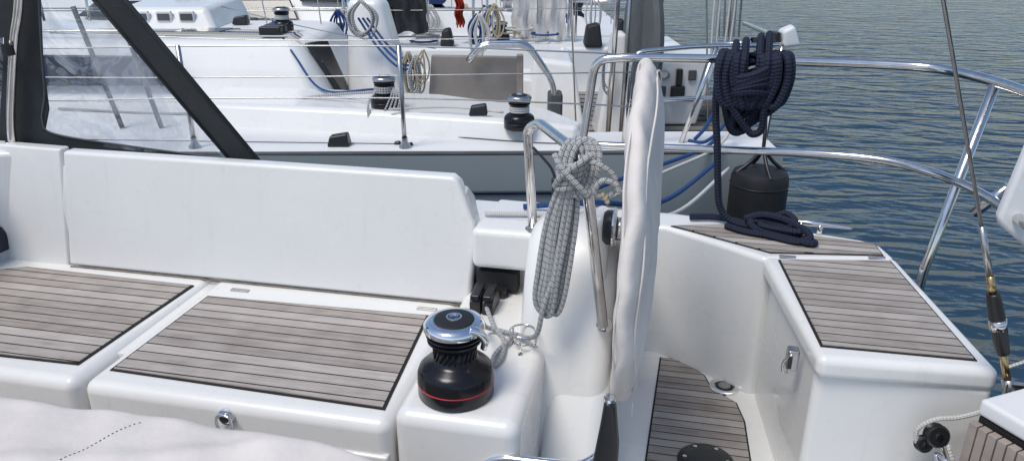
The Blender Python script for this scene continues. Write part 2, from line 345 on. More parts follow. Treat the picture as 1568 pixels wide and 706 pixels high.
# chain plate
hexa("chain_plate",[(0.812,1.668,1.25),(0.862,1.668,1.25),(0.848,1.668,1.385),(0.802,1.668,1.385)],[(0.812,1.682,1.25),(0.862,1.682,1.25),(0.848,1.682,1.385),(0.802,1.682,1.385)],STEELD,S,0.004)
lathe("chain_plate_pin",[(0.012,-0.012),(0.012,0.012),(0,0.013)],STEEL,S,(0.825,1.664,1.355),rot=(math.radians(90),0,0),seg=16)

# rope clutches
C=root("rope_clutch",(-0.475,1.86,1.34))
for i in (0,1):
    x=-0.034+i*0.036
    prism("clutch_body_%d"%i,[(-0.045,0),(0.045,0),(0.045,0.03),(0.02,0.052),(-0.03,0.052),(-0.045,0.035)],x,x+0.032,BLK,C,0.004,'x')
    prism("clutch_lever_%d"%i,[(-0.05,0.045),(0.03,0.056),(0.03,0.066),(-0.045,0.060)],x+0.003,x+0.029,ANOD,C,0.004,'x')
C=root("rope_organiser",(-0.475,1.975,1.345))
box("organiser_body",-0.045,0.075,-0.02,0.03,0.0,0.065,BLKR,C,0.006)
lathe("sheave",[(0.0,0),(0.022,0),(0.016,0.008),(0.016,0.014),(0.022,0.022),(0,0.022)],BLK,C,(0.03,-0.035,0.0))

# winch
def winch(loc,s=1.0,rz=0,big=True):
    W=root("winch",loc,rz)
    P=lambda L:[(r*s,z*s) for r,z in L]
    lathe("drum",P([(0,0),(0.086,0),(0.089,0.004),(0.089,0.030),(0.0895,0.034)]),ANOD,W)
    lathe("red_band",P([(0.0885,0.0325),(0.0900,0.0348),(0.0885,0.037)]),RED if big else BLK,W)
    lathe("skirt",P([(0.0895,0.038),(0.0885,0.058),(0.084,0.070),(0.073,0.080),(0.058,0.087),(0.050,0.094),(0.047,0.105),(0.048,0.118),(0.052,0.130),(0.060,0.138),(0.063,0.141),(0.063,0.146),(0.05,0.149)]),ANOD,W)
    for k in range(24 if big else 10):
        a=2*math.pi*k/(24 if big else 10)
        tube("grip",[(0.0485*s*math.cos(a),0.0485*s*math.sin(a),0.098*s),(0.0500*s*math.cos(a+0.25),0.0500*s*math.sin(a+0.25),0.126*s)],0.0022*s,BLK,W,n=2,seg=6)
    lathe("jaw",P([(0.05,0.149),(0.064,0.153),(0.066,0.157),(0.052,0.160),(0.052,0.163),(0.067,0.166)]),BLK,W)
    lathe("top_ring",P([(0.067,0.166),(0.070,0.169),(0.070,0.180),(0.064,0.188),(0.052,0.191),(0.046,0.191)]),CHROME if big else STEELD,W)
    lathe("top_cap",P([(0.047,0.190),(0.045,0.194),(0.032,0.1965),(0.018,0.197)]),BLKR,W)
    lathe("socket_ring",P([(0.0185,0.1965),(0.018,0.199),(0.014,0.199),(0.012,0.186)]),CHROME,W)
    lathe("socket",P([(0.0125,0.188),(0,0.188)]),BLK,W)
    if big:
        tube("stripper_arm",[(0.045,-0.035,0.186),(0.066,-0.030,0.180),(0.078,-0.026,0.160),(0.074,-0.022,0.138)],lambda t:0.012-0.004*t,CHROME,W,seg=12)
    return W
winch((-0.44,1.44,1.34),1.0)

# cup / handle holder rings
C=root("cup_holder",(-0.325,1.665,1.34))
for (cx,cy,r) in ((0,0,0.034),(0.02,0.075,0.034)):
    tube("ring",[(cx+r*math.cos(t*math.pi/6),cy+r*math.sin(t*math.pi/6),0.05) for t in range(12)],0.0024,STEEL,C,n=3,seg=8,closed=True)
    tube("base_ring",[(cx+0.6*r*math.cos(t*math.pi/6),cy+0.6*r*math.sin(t*math.pi/6),0.018) for t in range(12)],0.0020,STEEL,C,n=3,seg=8,closed=True)
    for k in range(3):
        a=k*2.094-1.57
        tube("leg",[(cx+r*math.cos(a),cy+r*math.sin(a),0.05),(cx+r*math.cos(a),cy+r*math.sin(a),0.0)],0.0024,STEEL,C,n=1,seg=8)
        lathe("foot",[(0.007,0),(0.006,0.003),(0,0.004)],STEEL,C,(cx+r*math.cos(a),cy+r*math.sin(a),0.0),seg=12)

# helm grab rail
G=root("grab_rail")
gp=bent([(-0.352,1.96,1.50),(-0.374,1.96,1.845),(-0.335,1.925,1.872),(-0.205,1.675,1.872),(-0.178,1.652,1.83),(-0.122,1.672,1.425)],0.05,6)
tube("rail",gp,0.0135,STEEL,G,smooth=False,seg=16)
lathe("foot_flange",[(0,0),(0.026,0),(0.026,0.004),(0.016,0.009),(0,0.009)],STEEL,G,(-0.352,1.96,1.553))
lathe("foot_flange",[(0,0),(0.02,0),(0.02,0.004),(0.015,0.008),(0,0.008)],STEEL,G,(-0.120,1.688,1.42),rot=(math.radians(70),0,0))
GB=root("snatch_block")
tube("strop",[(-0.355,1.94,1.80),(-0.325,1.93,1.775),(-0.30,1.92,1.75),(-0.285,1.91,1.72)],0.004,BLK,GB,seg=6)
hexa("cheek",[(-0.29,1.88,1.66),(-0.255,1.88,1.66),(-0.255,1.90,1.66),(-0.29,1.90,1.66)],[(-0.295,1.88,1.735),(-0.265,1.88,1.735),(-0.265,1.90,1.735),(-0.295,1.90,1.735)],BLK,GB,0.008)

# steering wheel with cover (disc across the boat)
Wh=root("steering_wheel",(-0.055,1.79,1.642))
bm=bmesh.new(); seg=96; R=0.425
pr=[(0.0,0.050),(0.10,0.049),(0.22,0.045),(0.32,0.037),(0.385,0.024),(0.412,0.013),(0.424,0.002),(0.422,-0.012),(0.408,-0.022),(0.37,-0.028),(0.25,-0.026),(0.12,-0.028),(0.0,-0.030)]
rings=[]
for r,xo in pr:
    if r==0: rings.append([bm.verts.new((xo,0,0))]); continue
    rg=[]
    for i in range(seg):
        a=2*math.pi*i/seg
        w=0.004*math.sin(a*7+r*20)+0.0035*math.sin(a*17+r*29)+0.002*math.sin(a*31+r*60); w*=min(1,r/0.2)
        w+=0.004*math.sin(a*3+r*14)
        rr=r*(1+0.006*math.sin(a*5)+0.003*math.sin(a*23))
        rg.append(bm.verts.new((xo+w,rr*math.cos(a),rr*math.sin(a))))
    rings.append(rg)
for k in range(len(rings)-1):
    a,b=rings[k],rings[k+1]
    for i in range(seg):
        j=(i+1)%seg
        if len(a)==1: bm.faces.new((a[0],b[i],b[j]))
        elif len(b)==1: bm.faces.new((a[i],a[j],b[0]))
        else: bm.faces.new((a[i],a[j],b[j],b[i]))
finish("wheel_cover",bm,CREAM,Wh,sub=1)
for rr,xo in ((0.396,0.024),(0.413,-0.019)):
    tube("cover_seam",[(xo+0.004*math.sin(7*2*math.pi*i/36),rr*math.cos(2*math.pi*i/36),rr*math.sin(2*math.pi*i/36)) for i in range(36)],0.0024,CREAM,Wh,n=3,seg=6,closed=True)
box("cover_tag",0.020,0.023,-0.19,-0.175,-0.425,-0.385,WHITEP,Wh,0.001)
tube("wheel_axle",[(-0.07,0,0.0),(-0.02,0,0.0)],0.030,STEEL,Wh,n=1,seg=24)
prism("hub_mount",[(1.74,1.45),(1.86,1.45),(1.86,1.66),(1.83,1.69),(1.76,1.69),(1.74,1.66)],-0.17,-0.125,GEL,S,0.02,'x',5)
lathe("hub_knob",[(0.0,0.0),(0.038,0.0),(0.044,0.008),(0.044,0.022),(0.034,0.030),(0,0.032)],BLK,Wh,(-0.085,-0.02,0.01),rot=(0,math.radians(90),0))
lathe("hub_ring",[(0.050,0.0),(0.052,0.004),(0.046,0.010),(0.03,0.010)],CHROME,Wh,(-0.062,-0.02,0.01),rot=(0,math.radians(90),0))

# table grab frame in the foreground
T=root("table_grab_bar")
tube("chrome_tube",bent([(-0.40,1.33,1.16),(-0.33,1.33,1.255),(-0.13,1.33,1.262),(-0.083,1.335,1.30),(-0.075,1.34,1.445)],0.05,6),0.011,CHROME,T,smooth=False,seg=14)
prism("black_grip",[(-0.115,1.0),(-0.050,1.0),(-0.050,1.34),(-0.062,1.445),(-0.085,1.45),(-0.092,1.38),(-0.108,1.25)],1.305,1.34,BLK,T,0.010,'y')
tube("support_leg",[(-0.40,1.33,1.16),(-0.42,1.30,0.86)],0.013,CHROME,T,n=1)
tube("support_leg",[(-0.08,1.33,1.05),(-0.08,1.33,0.86)],0.016,BLK,T,n=1)
lathe("grip_cap",[(0.013,0),(0.012,0.006),(0,0.009)],CHROME,T,(-0.075,1.322,1.447))

# cockpit table under canvas cover
CT=root("covered_cockpit_table")
bm=bmesh.new(); nx,ny=170,100; vs={}
def tz(x,y):
    z=1.512
    z+=0.005*math.sin(x*7+y*4)+0.004*math.sin(x*17-y*15+1)+0.0025*math.sin(x*41+y*29)
    z+=0.012*math.exp(-((y-0.80-0.35*(x+1.1))/0.030)**2)+0.012*math.exp(-((y-0.68-0.25*(x+0.6))/0.026)**2)-0.012*math.exp(-((y-0.80-0.9*(x+0.75))/0.05)**2)
    z+=0.009*math.exp(-((y-0.86+0.30*(x+1.5))/0.025)**2)
    return z
for i in range(nx+1):
    for j in range(ny+1):
        x=-2.2+i/nx*1.97; y=0.0+j/ny*1.20
        z=tz(x,y)
        y0=0.985+0.008*math.sin(x*6)
        ey=max(0,y-y0); ex=max(0,x+0.66)
        yy=y; xx=x
        if ey>0:
            z-=ey*ey*5+(0.0 if ey<0.08 else (ey-0.08)*1.8); yy=y0+ey*0.5
        if ex>0: z-=ex*ex*0.75
        vs[i,j]=bm.verts.new((xx,yy,z))
for i in range(nx):
    for j in range(ny): bm.faces.new((vs[i,j],vs[i+1,j],vs[i+1,j+1],vs[i,j+1]))
finish("canvas_cover",bm,CREAM,CT)
for k in range(34):
    x=-0.905-0.055*(k/34)**0.7-0.03*(k/34); y=0.980-0.0072*k
    z=tz(x,y)+0.0010
    tube("stitch",[(x,y,z),(x-0.001,y-0.003,z)],0.0007,GREYC,CT,n=1,seg=5)
box("table_core",-1.95,-0.72,0.05,0.90,1.38,1.44,GEL,CT,0.02)
tube("table_leg",[(-1.2,0.5,0.86),(-1.2,0.5,1.40)],0.05,STEEL,CT,n=1)

# sprayhood
D=root("sprayhood")
def dp(x,z): return (x,2.055+ (0.03*math.sin((x+2.2)*2.5)) - (z-1.66)*0.06,z)
def sheet(name,pts,mat,th=0.006,oy=0.0):
    hexa(name,[Vector(dp(*p))+Vector((0,oy,0)) for p in pts],[Vector(dp(*p))+Vector((0,oy+th,0)) for p in pts],mat,D)
sheet("strut_canvas",[(-1.365,1.652),(-1.245,1.650),(-1.90,2.55),(-2.02,2.55)],CANVAS,0.010,-0.004)
tube("strut_hem",[Vector(dp(-1.245,1.652))+Vector((0,-0.008,0)),Vector(dp(-1.90,2.55))+Vector((0,-0.008,0))],0.006,CANVAS,D,n=1)
tube("strut_hem",[Vector(dp(-1.36,1.66))+Vector((0,-0.008,0)),Vector(dp(-2.01,2.55))+Vector((0,-0.008,0))],0.005,CANVAS,D,n=1)
sheet("bottom_band",[(-2.25,1.655),(-1.90,1.640),(-1.24,1.632),(-1.245,1.652),(-1.38,1.662),(-1.70,1.680),(-1.98,1.71),(-2.10,1.745),(-2.25,1.76)],CANVAS,0.008,-0.004)
sheet("front_band",[(-2.215,1.70),(-2.04,1.70),(-1.99,1.80),(-1.965,1.95),(-1.90,2.20),(-1.90,2.55),(-1.98,2.55),(-2.03,2.15),(-2.09,1.98),(-2.18,1.75)],CANVAS,0.008,-0.004)
sheet("top_canvas",[(-2.7,2.045),(-2.06,2.03),(-2.03,2.12),(-2.0,2.55),(-2.7,2.55)],CANVAS,0.008,-0.004)
sheet("side_window",[(-2.02,1.69),(-1.37,1.655),(-2.02,2.54),(-2.02,2.2)],VINYL,0.002,0.002)
sheet("front_window",[(-2.7,1.66),(-2.18,1.66),(-2.08,2.04),(-2.7,2.06)],VINYLD,0.002,0.002)
fo=Vector((0,-0.032,0))
tube("frame_tube",[Vector(dp(*p))+fo for p in ((-2.135,1.655),(-2.105,1.78),(-2.015,2.02),(-1.96,2.14),(-1.82,2.5))],0.0135,STEEL,D,seg=14)
tube("frame_link",[(-2.5,2.0,2.13),(-2.30,2.0,2.08),(-2.025,2.0,2.00)],0.010,STEEL,D,n=3)
lathe("frame_joint",[(0,-0.02),(0.018,-0.015),(0.018,0.015),(0,0.02)],BLK,D,(-2.02,1.99,2.0))
lathe("frame_foot",[(0.02,0),(0.02,0.006),(0.012,0.02),(0,0.02)],STEEL,D,(-2.135,2.02,1.675))
tube("window_zip",[Vector(dp(*p))+Vector((0,-0.006,0)) for p in ((-1.38,1.666),(-1.70,1.686),(-1.98,1.716),(-2.02,1.76),(-1.985,1.85),(-1.955,1.98),(-1.90,2.2))],0.003,GREYC,D,seg=6)

# pushpit
PP=root("pushpit_rail")
tr=0.0145
top=bent([(-0.335,2.58,1.385),(-0.29,2.56,1.66),(-0.255,2.535,1.945),(-0.15,2.53,1.955)],0.07,6)
top+=cr([(-0.15,2.53,1.955),(0.14,2.58,1.953),(0.45,2.60,1.95),(0.68,2.585,1.95),(0.80,2.54,1.95),(0.875,2.40,1.95),(0.915,2.20,1.95),(0.93,1.9,1.95),(0.93,1.0,1.95)],8)[1:]
tube("top_rail",top,tr,STEEL,PP,smooth=False,seg=16)
tube("mid_rail",[(-0.29,2.56,1.645),(-0.05,2.555,1.65),(0.24,2.56,1.655),(0.50,2.55,1.66),(0.66,2.505,1.665),(0.77,2.42,1.665),(0.845,2.28,1.665),(0.885,2.08,1.665),(0.91,1.7,1.66),(0.92,1.1,1.66)],tr*0.92,STEEL,PP,seg=14)
tube("stanchion",bent([(0.785,2.285,1.0),(0.79,2.28,1.385),(0.888,2.345,1.94)],0.02),tr,STEEL,PP,smooth=False,seg=14)
tube("brace",[(0.862,2.21,1.605),(0.915,2.17,1.70)],tr,STEEL,PP,n=1,seg=14)
lathe("flange",[(0,0),(0.03,0),(0.03,0.004),(0.016,0.010),(0,0.010)],STEEL,PP,(-0.335,2.58,1.385))
# cleat
CL=root("mooring_cleat",(0.50,2.535,1.385),math.radians(-8))
tube("horns",[(-0.13,0,0.035),(-0.06,0,0.036),(0,0,0.036),(0.06,0,0.036),(0.13,0,0.035)],lambda t:0.011-0.012*abs(t-0.5),STEEL,CL,seg=12)
for sx in (-0.03,0.03): tube("post",[(sx,0,0),(sx,0,0.035)],0.010,STEEL,CL,n=1)

# backstay
B=root("backstay")
bd=Vector((-0.32,0.0,0.89)).normalized(); b0=Vector((0.818,1.68,1.36))
def bs(t): return tuple(b0+bd*t)
tube("wire",[bs(0.40),bs(6)],0.0042,STEELD,B,n=1,seg=8)
tube("toggle",[bs(-0.04),bs(0.03)],0.013,STEELD,B,n=1,seg=10)
tube("lower_stud",[bs(0.02),bs(0.11)],0.0085,BRONZE,B,n=1)
tube("turnbuckle",[bs(0.10),bs(0.115),bs(0.15),bs(0.20),bs(0.24),bs(0.255)],lambda t:0.0175-0.004*abs(2*t-1),BLK,B,seg=14)
tube("turnbuckle_ring",[bs(0.165),bs(0.19)],0.0185,STEEL,B,n=1,seg=14)
tube("upper_stud",[bs(0.25),bs(0.30)],0.0085,BRONZE,B,n=1)
tube("swage",[bs(0.295),bs(0.42)],0.0072,STEELD,B,n=1)
tube("spare_line",[bs(0.06),(0.845,1.66,1.47),(0.87,1.64,1.56),(0.92,1.62,1.64)],0.004,RWHITE,B)

# white panel on the pushpit
WP=root("white_rail_panel")
prism("board",[(0.875,1.872),(0.848,1.665),(0.856,1.64),(0.94,1.575),(1.35,1.58),(1.35,1.97),(0.93,1.97)],2.02,2.055,WHITEP,WP,0.012,'y',4)
tube("mount",[(0.95,2.055,1.66),(0.93,2.06,1.66)],0.01,STEEL,WP,n=1)
for sz in (1.66,1.84): lathe("screw",[(0.006,0),(0.005,0.002),(0,0.003)],STEEL,WP,(0.905,2.019,sz),rot=(math.radians(90),0,0),seg=12)

# helm seat box lower right
HB=root("helm_seat_box")
hp=[(0.692,1.525),(0.790,1.385),(1.20,1.62),(1.10,1.78)]
prism("seat_lid",hp,1.385,1.425,WHITEP,HB,0.010)
prism("seat_side",inset(hp,0.006),0.9,1.383,CAULK,HB)
e=(Vector(hp[1])-Vector(hp[0])); e.normalize(); nn=Vector((-e.y,e.x))*-1
for k in range(8):
    a=Vector(hp[0])+e*(0.004+k*0.0215); b=a+e*0.018
    prism("slat_%d"%k,[tuple(a),tuple(b),tuple(b+nn*0.02),tuple(a+nn*0.02)],0.9,1.372,SLAT,HB,0.001)

# blocks + line on the locker face
BK=root("mainsheet_block")
def block(x,y,z,s=1):
    lathe("cheek",[(0,-0.014*s),(0.022*s,-0.014*s),(0.026*s,-0.008*s),(0.018*s,0),(0.026*s,0.008*s),(0.022*s,0.014*s),(0,0.014*s)],BLK,BK,(x,y,z),rot=(math.radians(70),0.5,0),seg=24)
    lathe("pin",[(0.007*s,-0.017*s),(0.007*s,0.017*s),(0,0.018*s)],STEEL,BK,(x,y,z),rot=(math.radians(70),0.5,0),seg=16)
block(0.685,1.665,1.225,1.1); block(0.66,1.66,1.20,0.8); block(0.72,1.60,1.13,1.3); block(0.77,1.60,1.12,1.1); block(0.75,1.62,1.17,0.7)
tube("shackle",[(0.70,1.66,1.20),(0.715,1.64,1.165),(0.735,1.62,1.16),(0.75,1.62,1.175)],0.005,STEEL,BK)
tube("shackle",[(0.745,1.61,1.19),(0.765,1.60,1.20),(0.775,1.60,1.18),(0.76,1.60,1.165)],0.005,CHROME,BK,closed=True)
tube("shackle",[(0.685,1.64,1.19),(0.695,1.62,1.165),(0.715,1.60,1.16),(0.705,1.61,1.185)],0.005,CHROME,BK,closed=True)
tube("line",[(0.645,1.66,1.20),(0.64,1.66,1.24),(0.67,1.655,1.275),(0.72,1.66,1.285),(0.775,1.665,1.31),(0.82,1.67,1.345)],0.0055,RWHITE,BK)
tube("line_down",[(0.71,1.655,1.21),(0.735,1.62,1.14),(0.75,1.58,1.05)],0.0055,RWHITE,BK)

# ---------------------------------------------------------------- ropes aboard
HR=root("coiled_grey_rope")
r=0.0064
for i in range(13):
    ox=random.uniform(-0.017,0.017); oy=-0.014+0.028*(i/12); w=random.uniform(0.007,0.019); zb=1.450+random.uniform(0,0.05)+abs(ox)*0.8
    tx,ty,tzz=-0.203,1.634,1.850
    bx,by=-0.248+ox*1.3,1.622+oy
    j=lambda: random.uniform(-0.004,0.004)
    pts=[(tx+ox*0.4-w*0.4,ty+oy,tzz),(tx-0.022+ox-w+j(),ty+oy,1.72),(bx+0.008-w+j(),by,1.58),(bx-w,by,zb+0.03),(bx,by,zb),(bx+w,by,zb+0.03),(bx+0.010+w+j(),by,1.58),(tx-0.018+ox+w+j(),ty+oy,1.72),(tx+ox*0.4+w*0.4,ty+oy-0.004,tzz)]
    tube("loop_%d"%i,pts,r,RGREY,HR,seg=8)
for k in range(5):
    zc=1.858-k*0.0135; cx=-0.203-k*0.003
    tube("wrap_%d"%k,[(cx+0.028*math.cos(a*math.pi/4),1.634+0.030*math.sin(a*math.pi/4),zc+0.008*math.cos(a*math.pi/4)) for a in range(8)],r*1.05,RGREY,HR,n=5,seg=8,closed=True)
for q in range(3):
    o=q*0.013
    tube("over_bar",[(-0.222+o,1.618,1.785),(-0.238+o,1.630,1.84),(-0.228+o,1.655,1.888),(-0.200+o,1.672,1.902),(-0.175+o,1.658,1.878),(-0.178+o,1.632,1.82),(-0.195+o,1.612,1.78)],r*1.1,RGREY,HR,seg=8)
tube("cross_turn",[(-0.245,1.62,1.80),(-0.225,1.596,1.835),(-0.19,1.592,1.865),(-0.16,1.61,1.885)],r*1.1,RGREY,HR,seg=8)
tube("cross_turn",[(-0.165,1.60,1.79),(-0.19,1.588,1.82),(-0.225,1.592,1.855),(-0.245,1.61,1.88)],r*1.1,RGREY,HR,seg=8)
tube("knot_tail",[(-0.17,1.61,1.87),(-0.14,1.605,1.862),(-0.112,1.61,1.84),(-0.105,1.61,1.81),(-0.125,1.605,1.79),(-0.15,1.60,1.80),(-0.135,1.595,1.83),(-0.105,1.60,1.822),(-0.095,1.60,1.80)],r,RGREY,HR,seg=8)
tube("knot_tail",[(-0.135,1.60,1.80),(-0.118,1.60,1.775)],r*0.9,RTAN,HR,seg=8)
tube("tail_to_winch",[(-0.235,1.615,1.60),(-0.262,1.60,1.50),(-0.278,1.61,1.42),(-0.31,1.66,1.375),(-0.35,1.70,1.357),(-0.40,1.72,1.352),(-0.435,1.70,1.37),(-0.41,1.60,1.43),(-0.40,1.51,1.495),(-0.42,1.50,1.499),(-0.47,1.495,1.498)],r,RGREY,HR,seg=8)
tube("tail_b",[(-0.465,1.83,1.365),(-0.42,1.74,1.352),(-0.38,1.68,1.350),(-0.365,1.60,1.35),(-0.375,1.555,1.348),(-0.385,1.60,1.35),(-0.36,1.68,1.355)],r,RGREY,HR,seg=8)

NR=root("coiled_navy_rope")
rn=0.0120
for i in range(22):
    u=i/21; xl=0.145+0.078*u+random.uniform(-0.010,0.010); xr=0.355-0.088*u+random.uniform(-0.010,0.010)
    zb=1.700+0.15*random.random()+0.02*u; y=2.565-0.07*random.random()
    mx=0.245+random.uniform(-0.028,0.028); q1=random.uniform(-0.012,0.012)
    pts=[(xl+0.02,2.60,1.962),(xl,y,1.975),(xl-0.006+q1,y-0.012,1.90),(xl+0.022+q1,y-0.012,1.82),(mx-0.025,y,zb+0.02),(mx,y,zb),(mx+0.025,y,zb+0.02),(xr-0.022-q1,y-0.01,1.82),(xr+0.006-q1,y-0.01,1.90),(xr,y,1.975),(xr-0.02,2.60,1.962)]
    tube("loop_%d"%i,pts,rn,RNAVY,NR,seg=8,n=6)
for k in range(5):
    zc=1.935-k*0.022
    tube("wrap_%d"%k,[(0.245+0.055*math.cos(a*math.pi/4),2.515+0.045*math.sin(a*math.pi/4),zc+0.024*math.sin(a*math.pi/4+1+k*0.5)) for a in range(8)],rn,RNAVY,NR,n=5,seg=8,closed=True)
for dx in (-0.05,-0.02,0.025,0.05): tube("over_rail",[(0.245+dx,2.49,1.88),(0.24+dx,2.51,1.985),(0.245+dx,2.59,2.02+dx*0.3),(0.25+dx,2.63,1.96)],rn,RNAVY,NR,seg=8)
tube("tail",[(0.155,2.56,1.97),(0.145,2.53,1.88),(0.15,2.54,1.78),(0.165,2.54,1.68),(0.18,2.54,1.55),(0.195,2.54,1.46),(0.235,2.53,1.412),(0.30,2.51,1.402),(0.40,2.47,1.402),(0.47,2.43,1.402),(0.495,2.405,1.402),(0.47,2.395,1.404),(0.40,2.43,1.404),(0.32,2.47,1.41),(0.30,2.50,1.425),(0.36,2.50,1.426),(0.43,2.465,1.424),(0.45,2.435,1.424),(0.40,2.44,1.425),(0.33,2.475,1.424),(0.36,2.515,1.43),(0.41,2.52,1.455),(0.44,2.49,1.44),(0.42,2.46,1.43)],rn,RNAVY,NR,seg=8)
tube("tail_end",[(0.33,2.50,1.402),(0.25,2.56,1.402),(0.18,2.58,1.402),(0.10,2.565,1.402)],rn,RNAVY,NR,seg=8)
tube("tail_bundle",[(0.22,2.50,1.403),(0.28,2.46,1.403),(0.36,2.435,1.403),(0.44,2.40,1.403),(0.48,2.42,1.42),(0.42,2.47,1.445),(0.34,2.50,1.452),(0.28,2.51,1.43)],rn,RNAVY,NR,seg=8)

# ================================================================ NEIGHBOUR
def neighbour_detail():
    Nb=root("sailboat",(0,0,0),A12)
    bm=bmesh.new(); st=[]
    for l,dn,zg in ((-9.5,4.6,1.36),(-7.5,4.15,1.33),(-5.0,3.85,1.29),(-2.5,3.77,1.255),(-0.5,3.78,1.25),(0.8,3.80,1.25),(1.43,3.82,1.25)):
        row=[(l,dn,zg),(l,dn-0.004,zg-0.10),(l,dn-0.004,1.065),(l,dn+0.002,0.95),(l,dn+0.06,0.6),(l,dn+0.30,0.15),(l,dn+0.8,-0.3),(l,10.4-dn+0.0,-0.3),(l,11.1-dn,0.6),(l,11.2-dn,zg)]
        st.append([bm.verts.new(p) for p in row])
    for a,b in zip(st,st[1:]):
        for i in range(9): bm.faces.new((a[i],a[i+1],b[i+1],b[i]))
    bm.faces.new(st[-1])
    hb=finish("hull",bm,GREYH,Nb,smooth=True)
    m=hb.modifiers.new("es",'EDGE_SPLIT'); m.split_angle=math.radians(35)
    tube("hull_stripe",[(-9.5,4.595,1.06),(-7.5,4.145,1.052),(-5,3.846,1.05),(-2.5,3.766,1.046),(-0.5,3.776,1.046),(0.30,3.786,1.046)],0.010,NAVYL,Nb,seg=6)
    tube("toe_rail",[(-9.5,4.62,1.365),(-7.5,4.17,1.335),(-5,3.87,1.295),(-2.5,3.79,1.26),(-0.5,3.80,1.255),(0.8,3.82,1.255),(1.43,3.84,1.255)],0.014,GREYC,Nb,seg=6)
    near=[(-9.5,4.62),(-7.5,4.165),(-5,3.865),(-2.5,3.785),(-0.5,3.795),(0.8,3.815),(1.42,3.84),(1.44,4.25),(0.60,4.24),(0.42,4.22),(0.20,4.40),(-0.45,4.72),(-1.3,4.90),(-1.3,5.3),(-9.5,5.4)]
    prism("side_deck",near,0.9,1.265,GEL2,Nb,0.02)
    coam=[(-1.9,4.35),(-0.9,4.16),(-0.1,4.0),(0.20,3.98),(0.36,4.05),(0.40,4.17),(0.20,4.38),(-0.45,4.72),(-1.3,4.90),(-1.9,4.95)]
    hexa("cockpit_coaming",[(x,y,1.2) for x,y in coam],[(x+(0.0),y+(0.10 if y<4.4 and x<0.3 else -0.01),1.385-0.05*max(0,(x+0.3))/0.7) for x,y in coam],GEL,Nb,0.03,4)
    c0=[(-9,5.1),(-1.30,4.95),(-1.20,5.1),(-1.20,6.4),(-1.3,6.6),(-9,6.5)]
    c1=[(-9,5.3),(-1.50,5.2),(-1.40,5.3),(-1.40,6.2),(-1.6,6.3),(-9,6.2)]
    hexa("coachroof",[(x,y,1.25) for x,y in c0],[(x,y,1.64 if y<6 else 1.66) for x,y in c1],GEL2,Nb,0.05,5)
    hexa("cabin_window",[(-4.4,5.065,1.37),(-2.12,5.02,1.38),(-2.30,5.09,1.56),(-4.3,5.12,1.58)],[(-4.4,5.02,1.37),(-2.12,4.975,1.38),(-2.30,5.045,1.56),(-4.3,5.075,1.58)],DGLASS,Nb,0.01)
    prism("deck_hatch",[(-2.45,5.42),(-2.02,5.42),(-2.0,5.72),(-2.45,5.72)],1.62,1.665,GREYC,Nb,0.015)
    prism("hatch_glass",[(-2.40,5.46),(-2.07,5.46),(-2.05,5.68),(-2.40,5.68)],1.66,1.672,DGLASS,Nb,0.005)
    tube("coachroof_handrail",bent([(-3.6,5.33,1.64),(-3.55,5.33,1.69),(-2.6,5.33,1.69),(-2.55,5.33,1.64)],0.03),0.010,STEEL,Nb,smooth=False)
    hexa("sliding_hatch_garage",[(-3.05,5.75,1.62),(-2.2,5.75,1.62),(-2.2,6.6,1.62),(-3.05,6.6,1.62)],[(-2.95,5.85,1.80),(-2.3,5.85,1.80),(-2.25,6.5,1.84),(-2.95,6.5,1.84)],GEL,Nb,0.04,4)
    for k in range(3):
        box("instrument",-2.83+k*0.17,-2.71+k*0.17,5.79,5.82,1.69,1.78,WHITEP,Nb,0.01)
        box("instrument_face",-2.815+k*0.17,-2.725+k*0.17,5.783,5.79,1.71,1.76,GREYC,Nb,0.004)
    prism("cockpit_sole",[(-1.3,4.2),(1.5,4.2),(1.5,7.1),(-1.3,7.1)],0.85,1.02,GEL,Nb)
    prism("teak_sole",[(0.35,4.45),(1.44,4.45),(1.44,6.4),(0.35,6.4)],1.04,1.055,WOOD,Nb)
    for k in range(12): box("sole_seam",0.36,1.43,4.6+k*0.15,4.612+k*0.15,1.056,1.059,CAULK,Nb)
    box("cockpit_seat_near",-1.2,0.25,4.70,5.1,1.0,1.18,GEL,Nb,0.03)
    box("cockpit_seat_far",-1.2,0.4,6.1,6.7,1.0,1.22,GEL,Nb,0.03)
    prism("far_coaming",[(-1.3,6.5),(1.5,6.6),(1.5,7.33),(-9.4,6.9),(-9.4,6.3),(-1.3,6.4)],0.9,1.40,GEL2,Nb,0.03)
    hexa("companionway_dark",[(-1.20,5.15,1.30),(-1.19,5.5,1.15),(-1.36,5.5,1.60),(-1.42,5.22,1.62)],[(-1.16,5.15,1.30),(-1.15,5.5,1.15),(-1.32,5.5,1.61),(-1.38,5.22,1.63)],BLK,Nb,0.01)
    hexa("coaming_pod",[(-1.20,5.35,1.05),(-0.72,5.2,1.05),(-0.68,5.6,1.05),(-1.16,5.7,1.05)],[(-1.16,5.45,1.90),(-0.92,5.42,1.90),(-0.88,5.62,1.90),(-1.14,5.66,1.90)],GEL,Nb,0.06,5)
    hexa("cockpit_table",[(-0.56,4.98,1.27),(0.05,4.98,1.27),(0.05,5.03,1.27),(-0.56,5.03,1.27)],[(-0.53,5.0,1.575),(0.05,5.0,1.565),(0.05,5.05,1.565),(-0.53,5.05,1.575)],WOOD,Nb,0.008,3)
    hexa("table_edge",[(0.03,4.965,1.26),(0.075,4.965,1.26),(0.075,5.06,1.26),(0.03,5.06,1.26)],[(0.03,4.985,1.578),(0.075,4.985,1.578),(0.075,5.07,1.578),(0.03,5.07,1.578)],SLAT,Nb,0.008,3)
    box("table_leg",-0.3,-0.2,5.0,5.08,1.0,1.3,GEL,Nb,0.01)
